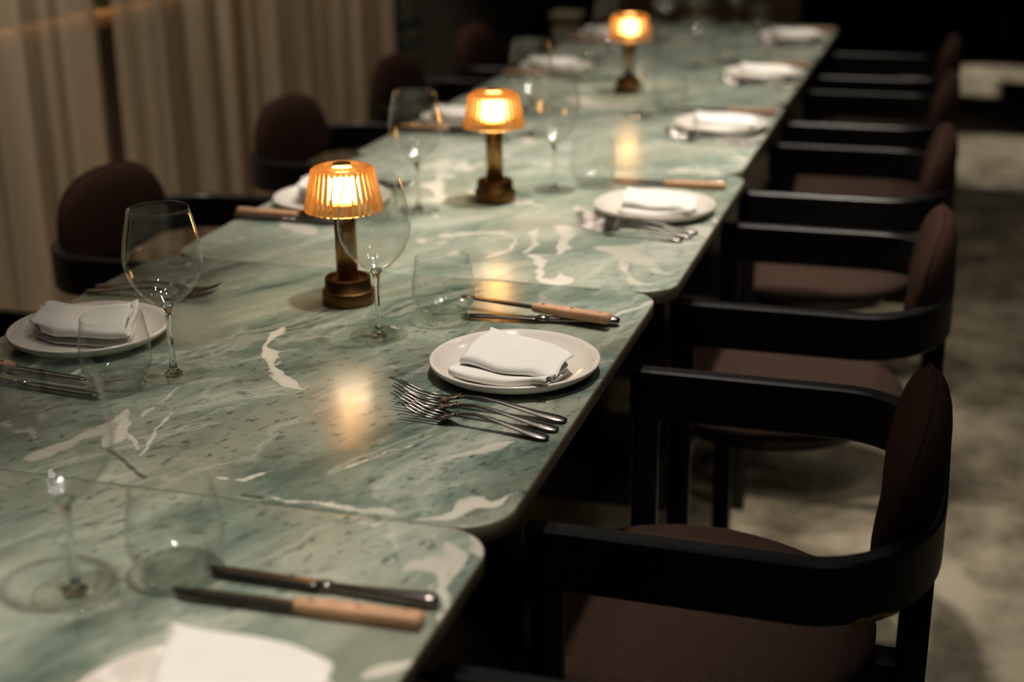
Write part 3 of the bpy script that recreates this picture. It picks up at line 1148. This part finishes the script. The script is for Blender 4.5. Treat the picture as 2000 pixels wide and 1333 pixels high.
def make_tumbler():
    root = empty('water_tumbler')
    out = [(0.0255, 0.0060), (0.0330, 0.0140), (0.0385, 0.0250), (0.0405, 0.0360), (0.0398, 0.0500), (0.0375, 0.0660), (0.0345, 0.0835)]
    inn = [(0.0, 0.0125), (0.0240, 0.0130), (0.0315, 0.0180)] + [(r - 0.0011, z) for r, z in out[2:]]
    prof = out + [(0.0340, 0.0840)] + list(reversed(inn))
    obj('wall', lathe(prof, 56), 'thin_glass', root)
    bs = [(0.0, 0.0006), (0.0225, 0.0004), (0.0252, 0.0020), (0.0255, 0.0060), (0.0300, 0.0118), (0.0240, 0.0126), (0.0, 0.0122)]
    obj('base', lathe(bs, 40), 'base_glass', root)
    return root


def make_fork(length):
    root = empty('fork')
    k = length / 0.205
    # handle with drooping end
    pts, rad, fl = [], [], []
    for t, x, z, w, f in ((0, 0.000, 0.0024, 0.0030, 0.30), (1, 0.003, 0.0027, 0.0062, 0.30), (2, 0.012, 0.0036, 0.0082, 0.26), (3, 0.030, 0.0055, 0.0070, 0.26),
                          (4, 0.055, 0.0090, 0.0046, 0.34), (5, 0.080, 0.0125, 0.0033, 0.50), (6, 0.102, 0.0140, 0.0027, 0.65), (7, 0.120, 0.0125, 0.0030, 0.60), (8, 0.131, 0.0100, 0.0045, 0.40)):
        pts.append((-x * k, 0, z))
        rad.append(w * (0.9 + 0.1 * k))
        fl.append(f)
    obj('handle', tube(pts, rad, 14, flat=fl), 'steel', root)
    # head: shoulder plate bent, then four tines
    bm = bmesh.new()
    rows = []
    for x, z, w in ((0.127, 0.0118, 0.0048), (0.134, 0.0084, 0.0072), (0.140, 0.0060, 0.0095), (0.146, 0.0046, 0.0106), (0.151, 0.0043, 0.0110)):
        row_t = [bm.verts.new((-x * k, w * s, z + 0.0011 + 0.0016 * s * s)) for s in (-1, -0.5, 0, 0.5, 1)]
        row_b = [bm.verts.new((-x * k, w * s, z - 0.0009 + 0.0016 * s * s)) for s in (-1, -0.5, 0, 0.5, 1)]
        rows.append((row_t, row_b))
    for (at, ab), (ct, cb) in zip(rows[:-1], rows[1:]):
        for i in range(4):
            bm.faces.new((at[i], at[i + 1], ct[i + 1], ct[i]))
            bm.faces.new((ab[i], cb[i], cb[i + 1], ab[i + 1]))
        bm.faces.new((at[0], ct[0], cb[0], ab[0]))
        bm.faces.new((at[4], ab[4], cb[4], ct[4]))
    for rt_, rb_ in (rows[0], rows[-1]):
        bm.faces.new(rt_ + list(reversed(rb_)))
    bmesh.ops.recalc_face_normals(bm, faces=bm.faces[:])
    obj('head', bm, 'steel', root)
    for i in range(4):
        yy = -0.0098 + 0.00653 * i
        tp = [(-0.149 * k, yy * 0.98, 0.0048 + 0.0012 * (yy / 0.011) ** 2), (-0.168 * k, yy, 0.0060 + 0.001 * (yy / 0.011) ** 2), (-0.180 * k, yy, 0.0088), (-0.192 * k, yy, 0.0130), (-0.205 * k, yy, 0.0180)]
        obj('tine', tube(tp, [0.0017, 0.0015, 0.0014, 0.0012, 0.0006], 8, flat=0.8), 'steel', root)
    return root


def blade_bm(x0, x1, w0, w1, tipdrop, th=0.0011):
    """flat blade from x0 to x1 (x1 < x0, tip at x1); edge on -y side"""
    bm = bmesh.new()
    n = 14
    spine, edge = [], []
    for i in range(n + 1):
        t = i / n
        x = x0 + (x1 - x0) * t
        ws = w0 * (1 - tipdrop * max(0, t - 0.72) ** 2 * 10)
        we = w1 * (1.0 if t < 0.80 else math.sqrt(max(0.0, 1 - ((t - 0.80) / 0.20) ** 2)))
        spine.append((x, ws))
        edge.append((x, -we + (w0 - ws) * 0))
    top_s = [bm.verts.new((x, y, th)) for x, y in spine]
    bot_s = [bm.verts.new((x, y, -th)) for x, y in spine]
    ed = [bm.verts.new((x, y, 0.0)) for x, y in edge]
    for i in range(n):
        bm.faces.new((top_s[i], top_s[i + 1], ed[i + 1], ed[i]))
        bm.faces.new((bot_s[i + 1], bot_s[i], ed[i], ed[i + 1]))
        bm.faces.new((top_s[i + 1], top_s[i], bot_s[i], bot_s[i + 1]))
    bm.faces.new((top_s[0], ed[0], bot_s[0]))
    bm.faces.new((top_s[n], bot_s[n], ed[n]))
    bmesh.ops.recalc_face_normals(bm, faces=bm.faces[:])
    return bm


def make_steak_knife():
    root = empty('steak_knife')
    h = bmesh.new()
    # handle: rounded bar, slightly swollen at the end
    prof = [(0.0, 0.0072, 0.0058), (0.004, 0.0080, 0.0066), (0.040, 0.0076, 0.0062), (0.085, 0.0074, 0.0060), (0.102, 0.0070, 0.0056), (0.106, 0.0060, 0.0046)]
    rings = []
    for x, hy, hz in prof:
        ring = []
        for k in range(20):
            a = 2 * PI * k / 20
            c, s = math.cos(a), math.sin(a)
            ring.append(h.verts.new((-x, math.copysign(abs(c) ** 0.55, c) * hy, 0.0068 + math.copysign(abs(s) ** 0.55, s) * hz)))
        rings.append(ring)
    for A, B in zip(rings[:-1], rings[1:]):
        for k in range(20):
            h.faces.new((A[k], B[k], B[(k + 1) % 20], A[(k + 1) % 20]))
    h.faces.new(rings[0])
    h.faces.new(rings[-1])
    bmesh.ops.recalc_face_normals(h, faces=h.faces[:])
    ho = obj('handle', h, 'beech', root)
    for x in (0.013, 0.052, 0.092):
        o = obj('rivet', lathe([(0, 0.0011), (0.0016, 0.0009), (0.0021, 0.0), (0.0021, -0.004), (0, -0.004)], 12), 'rivet', ho)
        o.location = (-x, 0, 0.0128)
    o = obj('blade', blade_bm(-0.100, -0.214, 0.0062, 0.0072, 0.7), 'blade_steel', root)
    o.location = (0, 0, 0.0062)
    return root


def make_table_knife():
    root = empty('table_knife')
    pts = [(-0.000, 0, 0.0062), (-0.003, 0, 0.0066), (-0.010, 0, 0.0066), (-0.050, 0, 0.0056), (-0.088, 0, 0.0050), (-0.094, 0, 0.0050)]
    o = obj('handle', tube(pts, [0.0040, 0.0068, 0.0076, 0.0062, 0.0050, 0.0046], 16, flat=0.72), 'steel', root)
    b = obj('bolster', tube([(-0.092, 0, 0.0050), (-0.096, 0, 0.0050), (-0.102, 0, 0.0050), (-0.107, 0, 0.0046)], [0.0050, 0.0066, 0.0062, 0.0040], 14, flat=0.7), 'steel', root)
    bl = obj('blade', blade_bm(-0.103, -0.205, 0.0068, 0.0086, 0.25), 'blade_steel', root)
    bl.location = (0, 0, 0.0044)
    return root


def make_lamp():
    root = empty('table_lamp')
    base = [(0.0, 0.0), (0.0335, 0.0), (0.0350, 0.0015), (0.0350, 0.0165), (0.0338, 0.0185), (0.0305, 0.0190), (0.0305, 0.0345), (0.0290, 0.0360), (0.0262, 0.0352), (0.0262, 0.0300), (0.0140, 0.0292), (0.0, 0.0292)]
    obj('base', lathe(base, 48), 'dark_brass', root)
    obj('stem', lathe([(0.0, 0.029), (0.0143, 0.029), (0.0143, 0.130), (0.0125, 0.132), (0.0, 0.132)], 32), 'brass', root)
    obj('bulb_holder', lathe([(0.0, 0.130), (0.020, 0.130), (0.021, 0.133), (0.019, 0.136), (0.0, 0.136)], 32), 'brass', root)
    # glowing diffuser inside the shade
    obj('bulb', lathe([(0.0, 0.1365), (0.0150, 0.1370), (0.0200, 0.142), (0.0200, 0.165), (0.0160, 0.171), (0.0, 0.172)], 32), 'warm_bulb', root)
    # fluted amber glass shade
    nr = 38

    out = [(0.0500, 0.1270), (0.0504, 0.1285), (0.0490, 0.1360), (0.0466, 0.1480), (0.0442, 0.1600), (0.0416, 0.1720), (0.0402, 0.1795), (0.0388, 0.1815), (0.0360, 0.1832), (0.0260, 0.1858), (0.0135, 0.1872)]
    inn = [(r - 0.0030, z - (0.0020 if z > 0.18 else 0)) for r, z in out]
    seg = nr * 8
    bm = bmesh.new()
    rings = []
    for k, (r, z) in enumerate(out + list(reversed(inn))):
        ring = []
        for i in range(seg):
            a = 2 * PI * i / seg
            ph = (a * nr / (2 * PI)) % 1.0
            f = 1.0
            if k < 7:
                f = 0.990 + 0.040 * math.sqrt(max(0.0, 1 - (2 * ph - 1) ** 2))
            ring.append(bm.verts.new((r * f * math.cos(a), r * f * math.sin(a), z)))
        rings.append(ring)
    for A, B in zip(rings, rings[1:] + rings[:1]):
        for i in range(seg):
            bm.faces.new((A[i], A[(i + 1) % seg], B[(i + 1) % seg], B[i]))
    bmesh.ops.recalc_face_normals(bm, faces=bm.faces[:])
    shade = obj('lamp_shade', bm, 'amber_glass', root)
    obj('cap', lathe([(0.0, 0.1884), (0.0085, 0.1884), (0.0112, 0.1880), (0.0120, 0.1874), (0.0115, 0.1862), (0.0, 0.1858)], 28), 'dark_brass', shade)
    return root


protos = {}


def inst(kind, maker, loc, rz, label, cat, group):
    if kind not in protos:
        o = maker()
        protos[kind] = o
    else:
        o = copy_tree(protos[kind])
    o.location = loc
    o.rotation_euler = (0, 0, rz)
    tag(o, label, cat, group)
    return o


TOP = TZ + 0.0003
R = math.radians
# ------------------------------------------------------------------ place settings, aisle side (diner faces -X)
WHERE_R = [
    'at the nearest aisle seat, cut by the bottom edge',
    'at the aisle seat of the table in focus',
    'at the second aisle seat beyond the forks in focus',
    'at the third aisle seat, blurred',
    'at the fourth aisle seat, strongly blurred',
    'at the farthest aisle seat',
]
PR = [(0.262, 0.732), (0.271, 1.468), (0.281, 2.227), (0.275, 2.948), (0.271, 3.645), (0.263, 4.372)]
for i, ((px, py), wh) in enumerate(zip(PR, WHERE_R)):
    inst('plate', make_plate, (px, py, TOP), 0, 'round white plate ' + wh, 'plate', 'white plates along the tables')
    inst('napkin', make_napkin, (px + (0.018 if i == 0 else 0), py + (0.026 if i == 0 else 0), TOP + (0.013 if i == 0 else 0)), R([22, 0, 9, 14, 10, 16][i]), 'folded white napkin ' + wh, 'napkin', 'folded napkins on the plates')
    # glasses
    wx, wy = [(0.072, 0.881), (0.073, 1.542), (0.082, 2.335), (0.078, 3.060), (0.080, 3.775), (0.076, 4.500)][i]
    inst('wine', make_wine_glass, (wx, wy, TOP), R(25 * i), 'clear wine glass ' + wh, 'wine glass', 'wine glasses on the tables')
    tx, ty = [(0.139, 0.930), (0.130, 1.622), (0.138, 2.385), (0.134, 3.113), (0.147, 3.830), (0.143, 4.550)][i]
    inst('tumbler', make_tumbler, (tx, ty, TOP), R(40 * i), 'low clear water tumbler ' + wh, 'tumbler', 'water tumblers on the tables')
    # knives beyond the plate
    if i == 0:
        ka, kb = ((0.367, 0.938), (0.174, 0.940), 0.0), ((0.365, 0.905), (0.170, 0.898), 0.0)
    elif i == 1:
        ka, kb = ((0.352, 1.655), (0.149, 1.633), 0.0), ((0.343, 1.636), (0.160, 1.673), 0.0080)
    else:
        ka, kb = ((0.366, py + 0.205), (0.164, py + 0.200), 0.0), ((0.368, py + 0.183), (0.164, py + 0.180), 0.0)
    for nm_, mk, (h, tip, dz), lb, cat in (('tknife', make_table_knife, ka, 'steel table knife ', 'knife'), ('sknife', make_steak_knife, kb, 'wooden handled steak knife ', 'knife')):
        a = math.atan2(h[1] - tip[1], h[0] - tip[0])
        inst(nm_, mk, (h[0], h[1], TOP + dz), a, lb + wh, cat, 'knives beside the plates')
    # forks on the camera side of the plate
    if i == 0:
        continue
    if i == 1:
        fk = [((0.368, 1.334), (0.187, 1.353), 'large'), ((0.366, 1.308), (0.186, 1.333), 'middle'), ((0.362, 1.284), (0.201, 1.310), 'small')]
    else:
        fk = [((0.372, py - 0.118), (0.180, py - 0.092), 'large'), ((0.368, py - 0.142), (0.178, py - 0.116), 'middle'), ((0.358, py - 0.166), (0.190, py - 0.142), 'small')]
    for (h, tip, size) in fk:
        a = math.atan2(h[1] - tip[1], h[0] - tip[0])
        ln = {'large': 0.200, 'middle': 0.192, 'small': 0.170}[size]
        place = {'large': 'nearest the plate ', 'middle': 'second of three ', 'small': 'shortest of three '}[size]
        inst('fork' + size, lambda l=ln: make_fork(l), (h[0], h[1], TOP), a, 'steel fork ' + place + wh, 'fork', 'forks beside the plates')

# ------------------------------------------------------------------ place settings, curtain side (diner faces +X)
WHERE_L = [
    'at the nearest curtain side seat, left edge of the picture',
    'at the curtain side seat behind the first lamp',
    'at the third curtain side seat, left of the second lamp',
    'at the fourth curtain side seat, blurred',
    'at the farthest curtain side seat',
]
PL = [(-0.272, 1.442), (-0.256, 2.150), (-0.268, 2.895), (-0.268, 3.640), (-0.275, 4.300)]
for i, ((px, py), wh) in enumerate(zip(PL, WHERE_L)):
    inst('plate', make_plate, (px, py, TOP), 0, 'round white plate ' + wh, 'plate', 'white plates along the tables')
    inst('napkin', make_napkin, (px + (0.012 if i == 1 else 0), py, TOP + (0.007 if i == 1 else 0)), PI + R([28, 20, 24, 22, 26][i]), 'folded white napkin ' + wh, 'napkin', 'folded napkins on the plates')
    wx, wy = [(-0.106, 1.354), (-0.100, 2.145), (-0.092, 2.790), (-0.100, 3.530), (-0.100, 4.260)][i]
    inst('wine', make_wine_glass, (wx, wy, TOP), R(33 * i + 10), 'clear wine glass ' + wh, 'wine glass', 'wine glasses on the tables')
    tx, ty = [(-0.149, 1.306), (-0.150, 2.075), (-0.148, 2.730), (-0.150, 3.470), (-0.150, 4.200)][i]
    inst('tumbler', make_tumbler, (tx, ty, TOP), R(50 * i), 'low clear water tumbler ' + wh, 'tumbler', 'water tumblers on the tables')
    if i == 0:
        ka, kb = ((-0.352, 1.283), (-0.150, 1.266), 0.0), ((-0.398, 1.324), (-0.184, 1.300), 0.0)
    else:
        ka, kb = ((-0.376, py - 0.104), (-0.172, py - 0.112), 0.0), ((-0.382, py - 0.074 - 0.052 * 0), (-0.170, py - 0.084), 0.0)
        ka = ((-0.372, py - 0.128), (-0.170, py - 0.124), 0.0)
        kb = ((-0.378, py - 0.104), (-0.166, py - 0.106), 0.0)
    for nm_, mk, (h, tip, dz), lb, cat in (('tknife', make_table_knife, ka, 'steel table knife ', 'knife'), ('sknife', make_steak_knife, kb, 'wooden handled steak knife ', 'knife')):
        a = math.atan2(h[1] - tip[1], h[0] - tip[0])
        inst(nm_, mk, (h[0], h[1], TOP + dz), a, lb + wh, cat, 'knives beside the plates')
    if i == 0:
        fk = [((-0.384, 1.606), (-0.205, 1.612), 'large'), ((-0.384, 1.632), (-0.200, 1.640), 'middle')]
    else:
        fk = [((-0.352, py + 0.118), (-0.155, py + 0.112), 'large'), ((-0.350, py + 0.143), (-0.152, py + 0.138), 'middle')]
    for (h, tip, size) in fk:
        a = math.atan2(h[1] - tip[1], h[0] - tip[0])
        ln = {'large': 0.200, 'middle': 0.192}[size]
        place = {'large': 'next to plate ', 'middle': 'farther from plate '}[size]
        inst('fork' + size, lambda l=ln: make_fork(l), (h[0], h[1], TOP), a, 'steel fork ' + place + wh, 'fork', 'forks beside the plates')

# ------------------------------------------------------------------ lamps
for (x, y), lb in (((-0.018, 1.661), 'brass table lamp with fluted amber glass shade, nearest of the three lamps'),
                   ((0.002, 2.245), 'brass table lamp with glowing amber shade, middle of the three lamps'),
                   ((-0.011, 3.357), 'brass table lamp with round amber glow, farthest and most blurred lamp')):
    inst('lamp', make_lamp, (x, y, TOP), R(7 * y), lb, 'lamp', 'amber table lamps down the middle of the tables')

# ------------------------------------------------------------------ room behind
GB = 'black armchairs in the dark room behind'
place_chair(1.35, 7.35, R(-95), 'dark armchair far behind the aisle, right edge of the picture', GB)
place_chair(1.28, 9.30, R(-85), 'dark armchair deepest in the background on the right', GB)
t = empty('side_table', (1.35, 8.15, 0))
tag(t, 'black square table in the dark background on the right', 'table')
obj('tabletop', box_bm(-0.36, 0.36, -0.36, 0.36, 0.72, 0.75, bevel=0.006), 'black_wood', t)
obj('column', box_bm(-0.05, 0.05, -0.05, 0.05, 0.014, 0.72, bevel=0.004), 'black_metal', t)
obj('base_plate', box_bm(-0.25, 0.25, -0.25, 0.25, 0.0, 0.014, bevel=0.004), 'black_metal', t)
t = empty('pale_pedestal', (-0.86, 6.0, 0))
tag(t, 'pale narrow pedestal in the dark beyond the far left corner of the tables', 'pedestal')
obj('base', box_bm(-0.075, 0.075, -0.075, 0.075, 0.0, 0.05, bevel=0.004), 'pale_plaster', t)
obj('shaft', box_bm(-0.052, 0.052, -0.052, 0.052, 0.05, 0.60, bevel=0.004), 'pale_plaster', t)
obj('cap', box_bm(-0.062, 0.062, -0.062, 0.062, 0.60, 0.625, bevel=0.004), 'pale_plaster', t)
